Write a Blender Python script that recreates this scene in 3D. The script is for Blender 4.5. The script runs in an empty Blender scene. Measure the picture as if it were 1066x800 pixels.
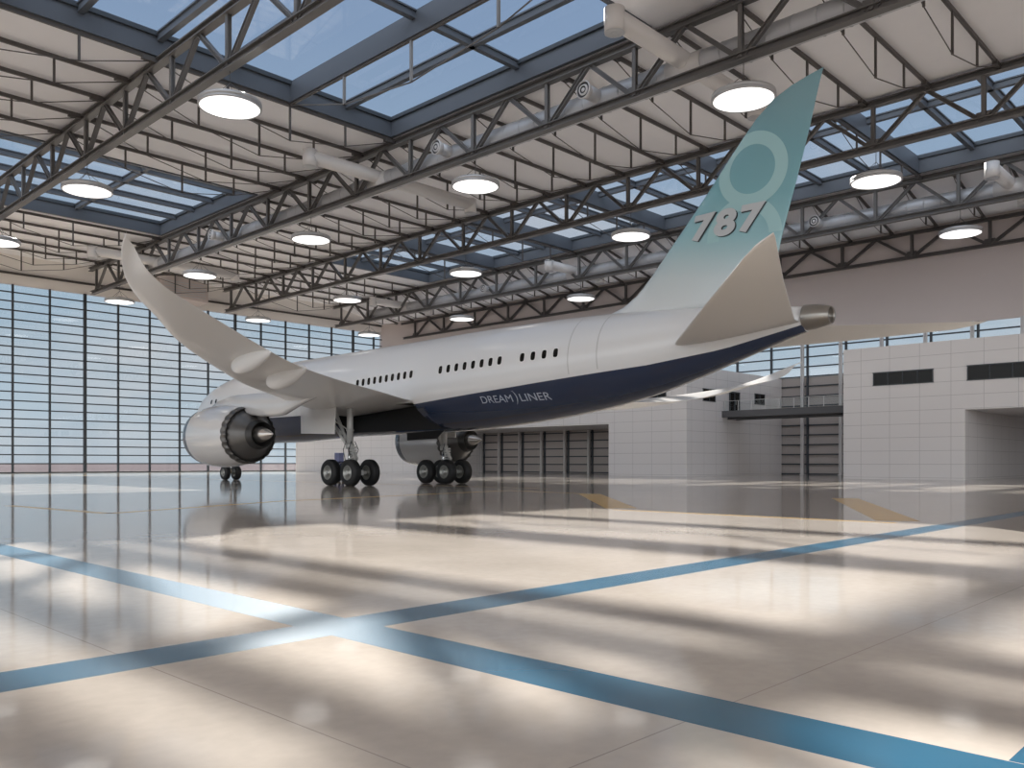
import bpy, math, random
from mathutils import Vector, Matrix
random.seed(7)
SC = bpy.context.scene
COL = SC.collection
R = math.radians
H = 1.35                                    # eye height

# ------------------------------------------------------------------ helpers
class MB:
    """collects shapes, builds ONE mesh object"""
    def __init__(self): self.v = []; self.f = []; self.m = []; self.sm = []
    def add(self, verts, faces, mi=0, smooth=False):
        o = len(self.v); self.v += [tuple(p) for p in verts]
        for f in faces:
            self.f.append([i + o for i in f]); self.m.append(mi); self.sm.append(smooth)
        return self
    def box(self, x0, x1, y0, y1, z0, z1, mi=0):
        v = [(x, y, z) for z in (z0, z1) for y in (y0, y1) for x in (x0, x1)]
        return self.add(v, [(0,2,3,1),(4,5,7,6),(0,1,5,4),(1,3,7,5),(3,2,6,7),(2,0,4,6)], mi)
    def beam(self, a, b, w, h, up=(0,0,1), mi=0):
        a, b = Vector(a), Vector(b); d = (b - a).normalized(); up = Vector(up)
        if abs(d.dot(up)) > .99: up = Vector((0,1,0))
        s = d.cross(up).normalized() * (w/2); u = s.cross(d).normalized() * (h/2)
        v = [p + i*s + j*u for p in (a, b) for i, j in ((-1,-1),(1,-1),(1,1),(-1,1))]
        return self.add(v, [(0,1,2,3),(7,6,5,4),(0,4,5,1),(1,5,6,2),(2,6,7,3),(3,7,4,0)], mi)
    def ibeam(self, a, b, w, h, t=.05, up=(0,0,1), mi=0):
        a, b = Vector(a), Vector(b); d = (b - a).normalized(); up = Vector(up)
        if abs(d.dot(up)) > .99: up = Vector((0,1,0))
        s = d.cross(up).normalized(); u = s.cross(d).normalized()
        for k in (-1, 1):
            o = u * (k*(h/2 - t/2)); self.beam(a + o, b + o, w, t, u, mi)
        return self.beam(a, b, t, h - t, u, mi)
    def tube(self, a, b, r, r2=None, n=12, caps=True, mi=0, smooth=True):
        a, b = Vector(a), Vector(b); r2 = r if r2 is None else r2
        d = (b - a).normalized(); up = Vector((0,0,1)) if abs(d.z) < .9 else Vector((0,1,0))
        s = d.cross(up).normalized(); u = s.cross(d)
        ring = [s*math.cos(2*math.pi*k/n) + u*math.sin(2*math.pi*k/n) for k in range(n)]
        v = [a + q*r for q in ring] + [b + q*r2 for q in ring]
        self.add(v, [(k, k+n, (k+1)%n+n, (k+1)%n) for k in range(n)], mi, smooth)
        if caps:
            o = len(self.v) - 2*n
            self.f.append([o+k for k in range(n)]); self.m.append(mi); self.sm.append(False)
            self.f.append([o+n+k for k in reversed(range(n))]); self.m.append(mi); self.sm.append(False)
        return self
    def path(self, pts, r, n=8, mi=0):
        for a, b in zip(pts, pts[1:]): self.tube(a, b, r, n=n, mi=mi)
        return self
    def lathe(self, prof, c, axis='y', n=32, mi=0, smooth=True, wob=None):
        """prof: list of (along, radius[, material])"""
        c = Vector(c); o = len(self.v); N = len(prof)
        for i, p in enumerate(prof):
            for k in range(n):
                t = 2*math.pi*k/n; al = p[0] + (wob(i, k) if wob else 0)
                q = {'y': (p[1]*math.cos(t), al, p[1]*math.sin(t)),
                     'x': (al, p[1]*math.cos(t), p[1]*math.sin(t)),
                     'z': (p[1]*math.cos(t), p[1]*math.sin(t), al)}[axis]
                self.v.append(tuple(c + Vector(q)))
        for i in range(N - 1):
            mm = prof[i][2] if len(prof[i]) > 2 else mi
            for k in range(n):
                k2 = (k+1) % n
                self.f.append([o+i*n+k, o+i*n+k2, o+(i+1)*n+k2, o+(i+1)*n+k]); self.m.append(mm); self.sm.append(smooth)
        return self
    def loft(self, rings, mi=0, smooth=True, capA=True, capB=True):
        o = len(self.v); n = len(rings[0])
        for r in rings: self.v += [tuple(p) for p in r]
        for i in range(len(rings)-1):
            for k in range(n):
                k2 = (k+1) % n
                self.f.append([o+i*n+k, o+i*n+k2, o+(i+1)*n+k2, o+(i+1)*n+k]); self.m.append(mi); self.sm.append(smooth)
        if capA: self.f.append([o+k for k in reversed(range(n))]); self.m.append(mi); self.sm.append(False)
        if capB: self.f.append([o+(len(rings)-1)*n+k for k in range(n)]); self.m.append(mi); self.sm.append(False)
        return self
    def prism(self, poly, axis, a, b, mi=0):
        """poly of 2-D points extruded along axis from a to b"""
        def P(p, t):
            return {'x': (t, p[0], p[1]), 'y': (p[0], t, p[1]), 'z': (p[0], p[1], t)}[axis]
        n = len(poly); v = [P(p, a) for p in poly] + [P(p, b) for p in poly]
        return self.add(v, [list(range(n)), list(range(2*n-1, n-1, -1))] +
                        [(k, k+n, (k+1)%n+n, (k+1)%n) for k in range(n)], mi)
    def build(self, name, mats, parent=None, fix=True):
        base = Vector((0,0,0))
        p = parent
        while p is not None: base += p.location; p = p.parent
        me = bpy.data.meshes.new(name)
        me.from_pydata([tuple(Vector(v) - base) for v in self.v], [], self.f)
        for m in (mats if isinstance(mats, (list, tuple)) else [mats]): me.materials.append(m)
        me.polygons.foreach_set('material_index', self.m)
        me.polygons.foreach_set('use_smooth', self.sm)
        me.update()
        if fix:
            import bmesh
            bm = bmesh.new(); bm.from_mesh(me)
            bmesh.ops.recalc_face_normals(bm, faces=bm.faces); bm.to_mesh(me); bm.free()
        o = bpy.data.objects.new(name, me); COL.objects.link(o)
        o.shadow_terminator_geometry_offset = 0
        if parent is not None: o.parent = parent
        return o

def tag(o, label=None, cat=None, group=None, kind=None):
    if label: o['label'] = label
    if cat: o['category'] = cat
    if group: o['group'] = group
    if kind: o['kind'] = kind
    return o
def thing(name, loc, label, cat, group=None, kind=None):
    o = bpy.data.objects.new(name, None); COL.objects.link(o); o.location = loc
    return tag(o, label, cat, group, kind)
def copy_tree(o, parent=None):
    c = o.copy(); COL.objects.link(c)
    if parent is not None: c.parent = parent
    for ch in [x for x in bpy.data.objects if x.parent == o]: copy_tree(ch, c)
    return c
def struct(name, mb, m, parent=None):
    o = mb.build(name, m, parent)
    if parent is None: o['kind'] = 'structure'
    return o
def sbase(name, loc=(0,0,0)):
    o = bpy.data.objects.new(name, None); COL.objects.link(o); o.location = loc; o['kind'] = 'structure'; return o
ORD = ['zeroth','first','second','third','fourth','fifth','sixth','seventh','eighth','ninth','tenth','eleventh','twelfth',
 'thirteenth','fourteenth','fifteenth','sixteenth','seventeenth','eighteenth','nineteenth','twentieth','twenty-first',
 'twenty-second','twenty-third','twenty-fourth','twenty-fifth','twenty-sixth','twenty-seventh','twenty-eighth']

# ------------------------------------------------------------------ materials
def srgb(r, g, b):
    f = lambda c: (c/255/12.92) if c <= 10 else ((c/255 + .055)/1.055)**2.4
    return (f(r), f(g), f(b), 1)
def mat(name, col, rough=.5, metal=0, spec=.5, coat=0, noise=0, nscale=3, emit=0):
    m = bpy.data.materials.new(name); m.use_nodes = True
    nt = m.node_tree; b = nt.nodes['Principled BSDF']
    b.inputs['Base Color'].default_value = col; b.inputs['Roughness'].default_value = rough
    b.inputs['Metallic'].default_value = metal; b.inputs['Specular IOR Level'].default_value = spec
    b.inputs['Coat Weight'].default_value = coat; b.inputs['Coat Roughness'].default_value = .05
    if emit:
        b.inputs['Emission Color'].default_value = (1, .98, .95, 1); b.inputs['Emission Strength'].default_value = emit
    if noise:
        t = nt.nodes.new('ShaderNodeTexNoise'); t.inputs['Scale'].default_value = nscale; t.inputs['Detail'].default_value = 5
        g = nt.nodes.new('ShaderNodeNewGeometry'); nt.links.new(g.outputs['Position'], t.inputs['Vector'])
        mx = nt.nodes.new('ShaderNodeMix'); mx.data_type = 'RGBA'
        nt.links.new(t.outputs['Fac'], mx.inputs['Factor'])
        mx.inputs['A'].default_value = tuple(c*(1-noise) for c in col[:3]) + (1,)
        mx.inputs['B'].default_value = tuple(min(1, c*(1+noise)) for c in col[:3]) + (1,)
        nt.links.new(mx.outputs['Result'], b.inputs['Base Color'])
    return m
def math_node(nt, op, a, b=None, c=None):
    n = nt.nodes.new('ShaderNodeMath'); n.operation = op
    for i, x in enumerate((a, b, c)):
        if x is None: continue
        if isinstance(x, (int, float)): n.inputs[i].default_value = x
        else: nt.links.new(x, n.inputs[i])
    return n.outputs[0]
def tile_mat(name, col, line, py, pz, oy=0, oz=0, lw=.035, rough=.35):
    m = mat(name, col, rough); nt = m.node_tree; b = nt.nodes['Principled BSDF']
    g = nt.nodes.new('ShaderNodeNewGeometry')
    s = nt.nodes.new('ShaderNodeSeparateXYZ'); nt.links.new(g.outputs['Position'], s.inputs[0])
    n = nt.nodes.new('ShaderNodeSeparateXYZ'); nt.links.new(g.outputs['True Normal'], n.inputs[0])
    def ln(src, p, o):
        q = math_node(nt, 'MODULO', math_node(nt, 'ADD', src, 1000*p - o), p)
        return math_node(nt, 'LESS_THAN', q, lw)
    ax = math_node(nt, 'GREATER_THAN', math_node(nt, 'ABSOLUTE', n.outputs['X']), .5)
    ay = math_node(nt, 'GREATER_THAN', math_node(nt, 'ABSOLUTE', n.outputs['Y']), .5)
    l = math_node(nt, 'MAXIMUM', math_node(nt, 'MULTIPLY', ln(s.outputs['Y'], py, oy), ax),
                  math_node(nt, 'MULTIPLY', ln(s.outputs['X'], py, .3), ay))
    l = math_node(nt, 'MAXIMUM', l, math_node(nt, 'MULTIPLY', ln(s.outputs['Z'], pz, oz), math_node(nt, 'MAXIMUM', ax, ay)))
    mx = nt.nodes.new('ShaderNodeMix'); mx.data_type = 'RGBA'
    nt.links.new(l, mx.inputs['Factor']); mx.inputs['A'].default_value = col; mx.inputs['B'].default_value = line
    nt.links.new(mx.outputs['Result'], b.inputs['Base Color'])
    return m
def glass_mat(name, tint, refl=1.0):
    m = bpy.data.materials.new(name); m.use_nodes = True; nt = m.node_tree
    nt.nodes.remove(nt.nodes['Principled BSDF']); out = nt.nodes['Material Output']
    tr = nt.nodes.new('ShaderNodeBsdfTransparent'); tr.inputs[0].default_value = tint
    gl = nt.nodes.new('ShaderNodeBsdfGlossy'); gl.inputs['Roughness'].default_value = .0
    fr = nt.nodes.new('ShaderNodeLayerWeight'); fr.inputs['Blend'].default_value = .5
    fac = math_node(nt, 'POWER', fr.outputs['Facing'], 5.0)
    fac = math_node(nt, 'MULTIPLY', math_node(nt, 'ADD', math_node(nt, 'MULTIPLY', fac, .9), .045), refl)
    mx = nt.nodes.new('ShaderNodeMixShader'); nt.links.new(fac, mx.inputs[0])
    nt.links.new(tr.outputs[0], mx.inputs[1]); nt.links.new(gl.outputs[0], mx.inputs[2])
    nt.links.new(mx.outputs[0], out.inputs['Surface'])
    return m

M_STEEL = mat('truss_paint', srgb(106, 104, 102), .45, 0, .5)
M_STEEL2 = mat('purlin_paint', srgb(84, 80, 77), .5)
M_CURB = mat('curb_paint', srgb(88, 93, 100), .4)
M_FRAME = mat('window_bar_paint', srgb(58, 64, 70), .45)
M_CEIL = mat('ceiling_sheet', srgb(242, 241, 243), .7, noise=.02, nscale=.8)
M_WALL = mat('upper_wall_render', srgb(206, 195, 190), .75, noise=.02, nscale=.6)
M_WHITEWALL = mat('header_plaster', srgb(230, 225, 220), .7)
M_TILE = tile_mat('wall_panels', srgb(225, 222, 222), srgb(186, 183, 183), 2.35, 1.09, .35, .12)
M_PANEL = mat('louvre_panel', srgb(178, 170, 166), .6)
M_COLUMN = mat('column_white', srgb(215, 213, 212), .4)
M_DUCT = mat('galvanised_duct', srgb(196, 197, 199), .42, .35)
M_DUCTW = mat('white_duct', srgb(225, 222, 219), .35, .1)
M_NOZZLE = mat('nozzle_dark', srgb(70, 70, 72), .4)
M_LAMPBODY = mat('lamp_housing', srgb(190, 190, 190), .35, .5)
M_LAMP = mat('lamp_diffuser', (1,1,1,1), .5, emit=1.7)
M_CABLE = mat('cable', srgb(90, 90, 90), .4)
M_GLASS = glass_mat('clear_glass', (.93, .96, .98, 1), 1.0)
M_SKYGLASS = glass_mat('skylight_glass', (.92, .95, .99, 1), .35)
M_DARKGLASS = mat('dark_glass', srgb(24, 23, 22), .1, 0, .15)
M_RAILGLASS = glass_mat('railing_glass', (.95, .97, .97, 1), .25)
M_POST = mat('skylight_post', srgb(138, 138, 138), .5)
M_BLUE = mat('blue_floor_paint', srgb(50, 104, 134), .22, coat=.15, noise=.08, nscale=.7)
M_YELLOW = mat('yellow_floor_paint', srgb(226, 180, 84), .3, coat=.4, noise=.1, nscale=2)
M_WHITE = mat('aircraft_white', srgb(220, 220, 220), .28, coat=.5)
M_WINGGREY = mat('wing_grey', srgb(228, 227, 225), .35, coat=.3)
M_STAB = mat('tailplane_white', srgb(226, 224, 221), .55, 0, .3)
M_NAVY = mat('aircraft_navy', srgb(36, 49, 74), .22, coat=.5)
M_BLACK = mat('wheel_well_black', srgb(14, 14, 15), .6)
M_RUBBER = mat('tyre_rubber', srgb(26, 26, 27), .6)
M_HUB = mat('wheel_hub', srgb(150, 150, 145), .35, .6)
M_GEAR = mat('gear_paint', srgb(190, 190, 188), .35, .2)
M_CHROME = mat('oleo_chrome', srgb(220, 220, 220), .12, 1)
M_NACELLE = mat('nacelle_paint', srgb(200, 200, 200), .22, .15, coat=.6)
M_LIP = mat('nacelle_lip', srgb(110, 114, 120), .2, .8)
M_EXH = mat('exhaust_dark', srgb(92, 90, 88), .36, .6)
M_EXH2 = mat('exhaust_black', srgb(52, 51, 50), .4, .5)
M_PLUG = mat('exhaust_plug', srgb(196, 190, 184), .25, .9)
M_APU = mat('apu_titanium', srgb(150, 146, 140), .3, .8)
M_LETTER = mat('letter_silver', srgb(186, 190, 192), .35)
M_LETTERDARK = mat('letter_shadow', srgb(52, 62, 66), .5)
M_EIGHT = mat('emblem_pale_teal', srgb(156, 196, 199), .3, coat=.4)
M_LOGO = mat('logo_pale', srgb(170, 180, 196), .4)
M_HOSE = mat('hose', srgb(40, 44, 52), .5)
M_DECK = mat('walkway_deck', srgb(92, 92, 94), .5)
M_CARTNAVY = mat('cart_navy', srgb(52, 58, 96), .5)
M_CARTLAV = mat('cart_lavender', srgb(140, 146, 190), .5)
M_GROUND = mat('apron_concrete', srgb(108, 100, 103), 1, 0, 0, noise=.05, nscale=.1)

def floor_mat():
    m = mat('polished_concrete', srgb(212, 203, 195), .12, 0, .4, coat=0); nt = m.node_tree; b = nt.nodes['Principled BSDF']
    g = nt.nodes.new('ShaderNodeNewGeometry')
    def noise(s, d):
        t = nt.nodes.new('ShaderNodeTexNoise'); t.inputs['Scale'].default_value = s; t.inputs['Detail'].default_value = d
        nt.links.new(g.outputs['Position'], t.inputs['Vector']); return t.outputs['Fac']
    n1, n2 = noise(.6, 6), noise(9, 4)
    f = math_node(nt, 'ADD', math_node(nt, 'MULTIPLY', n1, .65), math_node(nt, 'MULTIPLY', n2, .35))
    cr = nt.nodes.new('ShaderNodeValToRGB'); nt.links.new(f, cr.inputs[0])
    cr.color_ramp.elements[0].position = .3; cr.color_ramp.elements[0].color = srgb(193, 184, 175)
    cr.color_ramp.elements[1].position = .7; cr.color_ramp.elements[1].color = srgb(212, 203, 193)
    s = nt.nodes.new('ShaderNodeSeparateXYZ'); nt.links.new(g.outputs['Position'], s.inputs[0])
    def ln(src, p, o):
        q = math_node(nt, 'MODULO', math_node(nt, 'ADD', src, 100*p - o), p); return math_node(nt, 'LESS_THAN', q, .010)
    l = math_node(nt, 'MAXIMUM', ln(s.outputs['X'], 21.75, 2.4), ln(s.outputs['Y'], 21.75, 2.42))
    mx = nt.nodes.new('ShaderNodeMix'); mx.data_type = 'RGBA'; nt.links.new(l, mx.inputs['Factor'])
    nt.links.new(cr.outputs[0], mx.inputs['A']); mx.inputs['B'].default_value = srgb(172, 163, 156)
    nt.links.new(mx.outputs['Result'], b.inputs['Base Color'])
    rr = nt.nodes.new('ShaderNodeMapRange'); nt.links.new(n1, rr.inputs['Value'])
    rr.inputs['To Min'].default_value = .05; rr.inputs['To Max'].default_value = .11
    nt.links.new(rr.outputs[0], b.inputs['Roughness'])
    bp = nt.nodes.new('ShaderNodeBump'); bp.inputs['Strength'].default_value = .09; bp.inputs['Distance'].default_value = .02
    nt.links.new(noise(1.8, 2), bp.inputs['Height']); nt.links.new(bp.outputs[0], b.inputs['Normal'])
    return m
M_FLOOR = floor_mat()

def fin_mat():
    m = mat('fin_teal_fade', srgb(120, 170, 178), .3, coat=.4); nt = m.node_tree; b = nt.nodes['Principled BSDF']
    g = nt.nodes.new('ShaderNodeNewGeometry'); s = nt.nodes.new('ShaderNodeSeparateXYZ')
    nt.links.new(g.outputs['Position'], s.inputs[0])
    d = math_node(nt, 'ADD', s.outputs['Z'], math_node(nt, 'MULTIPLY', s.outputs['Y'], -.18))
    mr = nt.nodes.new('ShaderNodeMapRange'); nt.links.new(d, mr.inputs['Value'])
    mr.inputs['From Min'].default_value = 3.7; mr.inputs['From Max'].default_value = 13.4
    cr = nt.nodes.new('ShaderNodeValToRGB'); nt.links.new(mr.outputs[0], cr.inputs[0])
    e = cr.color_ramp.elements; e[0].position = 0; e[0].color = srgb(214, 215, 215)
    e[1].position = 1; e[1].color = srgb(118, 156, 164)
    for p, c in ((.22, (196, 207, 209)), (.42, (142, 186, 193)), (.62, (116, 168, 177)), (.8, (112, 161, 171))):
        x = e.new(p); x.color = srgb(*c)
    nt.links.new(cr.outputs[0], b.inputs['Base Color'])
    return m
M_FIN = fin_mat()

# ------------------------------------------------------------------ layout constants
YF = 120.6                      # glass wall
XR = 92.4                       # right wall
XL, YB = -46.0, -46.0
TX = [24.0, 43.4, 62.6, 82.2]   # roof trusses
ZB, ZT = 24.1, 27.3             # chord centres
ZC = 27.75                      # ceiling underside
ZG = 29.0                       # skylight glass
ZE = 25.5                       # ceiling at the right wall
XA0, XA1 = 4.8, 43.1            # skylight field A in x
A_SPANS = [(29.6, 54.9), (76.0, 97.6)]
XC0, XC1 = 63.2, 81.5
CYS = [95 - 13.6*k for k in range(7)]   # cross beams of skylight C: 95 .. 13.4

# ------------------------------------------------------------------ floor, ground, walls, ceiling
struct('floor', MB().box(XL, XR + .4, YB, YF + .3, -.3, 0), M_FLOOR)
struct('ground', MB().box(-900, 900, -500, 1500, -.6, -.32), M_GROUND)
struct('wall_front', MB().box(XL, XR + .4, YF, YF + .5, 24.0, 28.2), M_WHITEWALL)

def slab(x0, x1, y0, y1): return (x0, x1, y0, y1)
c = MB()
for (x0, x1, y0, y1) in ((XL, XA0, YB, YF+.5), (XA1, XC0, YB, YF+.5),
        (XA0, XA1, YB, A_SPANS[0][0]), (XA0, XA1, A_SPANS[0][1], A_SPANS[1][0]), (XA0, XA1, A_SPANS[1][1], YF+.5),
        (XC0, XC1, YB, CYS[-1]), (XC0, XC1, CYS[0], YF+.5), (XC1, TX[3]+.2, YB, YF+.5)):
    c.box(x0, x1, y0, y1, ZC, ZC + .4)
c.prism([(TX[3]+.2, ZC), (XR+.4, ZE), (XR+.4, ZE+.4), (TX[3]+.2, ZC+.4)], 'y', YB, YF+.5)
struct('ceiling', c, M_CEIL)

# ------------------------------------------------------------------ glass wall
w = sbase('window_1', (0, YF, 0))
MB().box(XL, XR, YF + .1, YF + .13, 0.05, 24.0).build('glass', M_GLASS, w)
x = 2.83/10*YF  # grid through the picture's mullions
xs = []
x0 = .2828*YF
k = -19
while True:
    xx = x0 + k*4.35; k += 1
    if xx < XL: continue
    if xx > XR: break
    xs.append(xx)
for i, xx in enumerate(xs):
    wd = .22 if (i % 5) else .38
    MB().box(xx - wd/2, xx + wd/2, YF - .2, YF + .1, 0, 24.0).build('mullion', M_FRAME, w)
for j in range(21):
    z = .08 + j*1.146
    MB().box(XL, XR, YF - .12, YF + .09, z - .075, z + .075).build('transom', M_FRAME, w)

# ------------------------------------------------------------------ right wall: upper wall, clerestory, panels
struct('wall_right', MB().box(XR, XR + .4, YB, YF + .5, 15.3, ZE + .3), M_WALL)
struct('wall_panel', MB().box(XR + .1, XR + .4, YB, YF, 0, 11.0), M_PANEL)
w = sbase('window_2', (XR, 40, 11))
MB().box(XR + .15, XR + .18, YB, YF, 11.0, 15.3).build('glass', M_GLASS, w)
ys = [42.8 - 4.37*k for k in range(-17, 17)]
for yy in ys:
    if yy > YF - 1 or yy < -12: continue
    MB().box(XR - .12, XR + .12, yy - .42, yy - .2, 0, 15.3).build('mullion', M_FRAME, w)
for j in range(14):
    z = .08 + 1.1*j
    MB().box(XR - .06, XR + .1, YB, YF, z - .07, z + .07).build('transom', M_FRAME, w)
n = 0
for yy in ys:
    if yy > 100 or yy < 14 or 45.6 < yy < 86: continue
    t = thing('steel_column', (XR - .45, yy + .1, 0), None, 'column', 'white columns along the right wall')
    where = ('standing in the recess behind the walkway' if 31 < yy < 45 else 'rising above the annex roof')
    n += 1
    t['label'] = 'white steel column %s, %s from the glass wall' % (where, ORD[n])
    MB().ibeam((XR - .45, yy + .1, 0), (XR - .45, yy + .1, 15.3), .34, .3, .06).build('shaft', M_COLUMN, t)
    MB().box(XR - .7, XR - .2, yy - .15, yy + .35, 0, .06).build('base_plate', M_COLUMN, t)

# ------------------------------------------------------------------ annexes in front of the right wall
XB = 72.3
a = MB()
a.box(XB, XR, 86, 116, 0, 11.0); a.box(XB, XR, 55.2, 86, 5.45, 11.0); a.box(XB, XR, 45.6, 55.2, 0, 11.0)
struct('wall_annex_left', a, M_TILE)
a = MB()
a.box(XB, XR, 20.5, 30.06, 0, 11.0); a.box(XB, XR, 4.0, 20.5, 5.5, 11.0); a.box(XB, XR, YB, 4.0, 0, 11.0)
a.box(XR - 2.0, XR, 4.0, 20.5, 0, 5.5)
struct('wall_annex_right', a, M_TILE)
struct('wall_bay', MB().box(83.3, 84.0, 55.2, 86, 0, 5.45), M_PANEL)
w = sbase('trim_1', (83.3, 70, 0))
for j in range(6): MB().box(83.18, 83.3, 55.2, 86, .06 + j, .2 + j).build('transom', M_FRAME, w)
for yy in (85.6, 82.1, 78.2, 74.3, 70.3, 66.4, 62.5, 58.6): MB().box(83.14, 83.3, yy - .45, yy - .25, 0, 5.45).build('mullion', M_FRAME, w)
for k, yy in enumerate((85.6, 82.1, 78.2, 74.3, 70.3, 66.4, 62.5, 58.6)):
    t = thing('steel_column', (82.9, yy, 0), 'short white steel column in the open bay under the left annex, %s from its left end' % ORD[k+1], 'column', 'white columns in the open bay')
    MB().ibeam((82.95, yy, 0), (82.95, yy, 5.45), .32, .28, .06).build('shaft', M_COLUMN, t)
    MB().box(82.72, 83.12, yy - .22, yy + .22, 0, .05).build('base_plate', M_COLUMN, t)
WN = [3]
def strip_window(plane, at, a0, a1, z0, z1, n, label):
    w = sbase('window_%d' % WN[0]); WN[0] += 1
    if label: w['label'] = label
    g = MB(); f = MB()
    def bx(mb, lo, hi, p0, p1, q0, q1):
        if plane == 'x': mb.box(at + lo, at + hi, p0, p1, q0, q1)
        else: mb.box(p0, p1, at + lo, at + hi, q0, q1)
    bx(g, -.03, .02, a0, a1, z0, z1)
    t = .07
    bx(f, -.08, .02, a0 - t, a1 + t, z0 - t, z0); bx(f, -.08, .02, a0 - t, a1 + t, z1, z1 + t)
    for i in range(n + 1):
        p = a0 + (a1 - a0)*i/n; bx(f, -.07, .02, p - t/2, p + t/2, z0, z1)
    g.build('pane', M_DARKGLASS, w); f.build('frame', M_FRAME, w)
strip_window('x', XB, 22.85, 27.5, 7.82, 8.8, 4, 'dark strip window high in the right annex front')
strip_window('x', XB, 11.0, 20.3, 7.8, 8.85, 6, 'dark strip window above the open bay of the right annex')
strip_window('x', XB, 48.0, 52.0, 7.65, 8.45, 4, 'dark strip window of the left annex front under the fuselage')
strip_window('y', 45.6, 75.3, 77.6, 7.65, 8.8, 2, 'small dark window left of the walkway door')
strip_window('y', 45.6, 86.0, 88.2, 7.85, 8.9, 2, 'small dark window right of the walkway door')
d = sbase('door_1')
MB().box(80.5, 82.5, 45.54, 45.62, 6.66, 8.75).build('pane', M_DARKGLASS, d)
f = MB()
for p in (80.5, 81.5, 82.5): f.box(p - .06, p + .06, 45.48, 45.62, 6.66, 8.8)
f.box(80.4, 82.6, 45.48, 45.62, 8.72, 8.85)
f.build('frame', M_FRAME, d)
MB().box(81.62, 81.68, 45.4, 45.48, 7.5, 7.95).build('door_handle', M_HUB, d)
# walkway
t = thing('walkway', (80.6, 38, 6.0), 'dark grey steel footbridge with glass railing joining the two annexes', 'walkway')
MB().box(79.1, 83.2, 30.06, 45.6, 6.38, 6.64).box(79.0, 79.25, 30.06, 45.6, 6.05, 6.72).box(83.0, 83.25, 30.06, 45.6, 6.05, 6.72).build('deck', M_DECK, t)
for xx in (80.2, 82.0): MB().ibeam((xx, 30.06, 6.12), (xx, 45.6, 6.12), .3, .5, .06).build('girder', M_DECK, t)
MB().box(79.14, 79.17, 30.2, 45.5, 6.75, 7.7).build('railing_glass', M_RAILGLASS, t)
for k in range(11):
    yy = 30.3 + k*1.5; MB().box(79.12, 79.19, yy - .03, yy + .03, 6.7, 7.75).build('railing_post', M_COLUMN, t)
MB().box(79.11, 79.2, 30.06, 45.6, 7.72, 7.755).build('handrail', M_COLUMN, t)

# ------------------------------------------------------------------ trusses
NODES = [45.6 + 7.25*k for k in range(-9, 11)]      # bottom nodes (y)
def truss(x, zb, zt, label, w=.54, h=.46, mat_=M_STEEL, y0=2.0, y1=YF - .3):
    t = thing('ceiling_truss', (x, 60, zb), label, 'truss', 'steel roof trusses')
    nodes = [y for y in NODES if y0 < y < y1]
    MB().ibeam((x, y0, zb), (x, y1 - .6, zb), w, h, .07).build('bottom_chord', mat_, t)
    MB().ibeam((x, y0, zt), (x, y1, zt), w, h, .07).build('top_chord', mat_, t)
    for y in nodes:
        MB().ibeam((x, y, zb), (x, y, zt), .27, .28, .05, up=(1,0,0)).build('web_post', mat_, t)
        for s in (-1, 1):
            yt = y + s*3.55
            if yt > y1 - .2: continue
            MB().ibeam((x, y + s*.25, zb + .12), (x, yt, zt - .12), .27, .28, .05).build('web_diagonal', mat_, t)
        MB().prism([(y-.75, zb+.1), (y+.75, zb+.1), (y+.45, zb+.62), (y-.45, zb+.62)], 'x', x-.03, x+.03).build('gusset_plate', mat_, t)
    return t
truss(TX[0], ZB, ZT, 'grey steel roof truss crossing the upper left corner, first from the left')
truss(TX[1], ZB, ZT, 'grey steel roof truss carrying the silver duct above the wing tip')
truss(TX[2], ZB, ZT, 'grey steel roof truss crossing just behind the top of the tail fin')
truss(TX[3], ZB, ZT, 'grey steel roof truss with silver duct passing behind the tail fin base')
truss(XR - .45, 22.55, 25.05, 'low dark steel truss running along the top of the right wall', .36, .32, M_STEEL2, y1=114.5)
MB_ = MB().ibeam((XL, YF - .13, 25.4), (XR - .05, YF - .13, 25.4), .22, .26)
tag(MB_.build('ceiling_beam', M_STEEL2), 'long thin dark steel beam fixed above the top of the glass wall', 'beam', kind='thing')

# ------------------------------------------------------------------ purlins
def purlin_mesh(x0, x1, z0, z1, posts, parent, y):
    """chord at the ceiling from (x0,z0) to (x1,z1); posts: list of (fraction, length)"""
    P = lambda f: Vector((x0 + (x1-x0)*f, y, z0 + (z1-z0)*f))
    MB().beam(P(0), P(1), .16, .26).build('chord', M_STEEL2, parent)
    MB().beam(P(0) + Vector((0,0,-.12)), P(.055) + Vector((0,0,-.12)), .3, .3).build('end_bracket', M_STEEL2, parent)
    MB().beam(P(.945) + Vector((0,0,-.12)), P(1) + Vector((0,0,-.12)), .3, .3).build('end_bracket', M_STEEL2, parent)
    pts = [P(.02) - Vector((0,0,.2))]
    for f, l in posts:
        MB().beam(P(f), P(f) - Vector((0,0,l)), .13, .13).build('hanging_post', M_STEEL2, parent)
        pts.append(P(f) - Vector((0,0,l)))
    pts.append(P(.98) - Vector((0,0,.2)))
    MB().path(pts, .035, 6).build('tie_rod', M_STEEL2, parent)
POSTS = [(.25, 1.7), (.5, 2.6), (.75, 1.7)]
bays = [
 (XA0 - .25 , TX[0], 27.5, 27.5, POSTS, 'left of first truss', lambda y: 54.5 < y < 75.5 or 98 < y),
 (TX[0], TX[1], 27.5, 27.5, POSTS, 'between first and second trusses', lambda y: 54.5 < y < 75.5 or 98 < y),
 (TX[1], TX[2], 27.5, 27.5, POSTS, 'between second and third trusses', lambda y: y > 7),
 (TX[2], TX[3], 27.5, 27.5, POSTS, 'between third and fourth trusses', lambda y: y > 96),
 (TX[3], XR - .3, 27.5, 25.35, [(.35, 1.3), (.68, 1.2)], 'between fourth truss and right wall', lambda y: y > 7),
]
PY = [24.4 + 4.35*k for k in range(-4, 23)]
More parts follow.
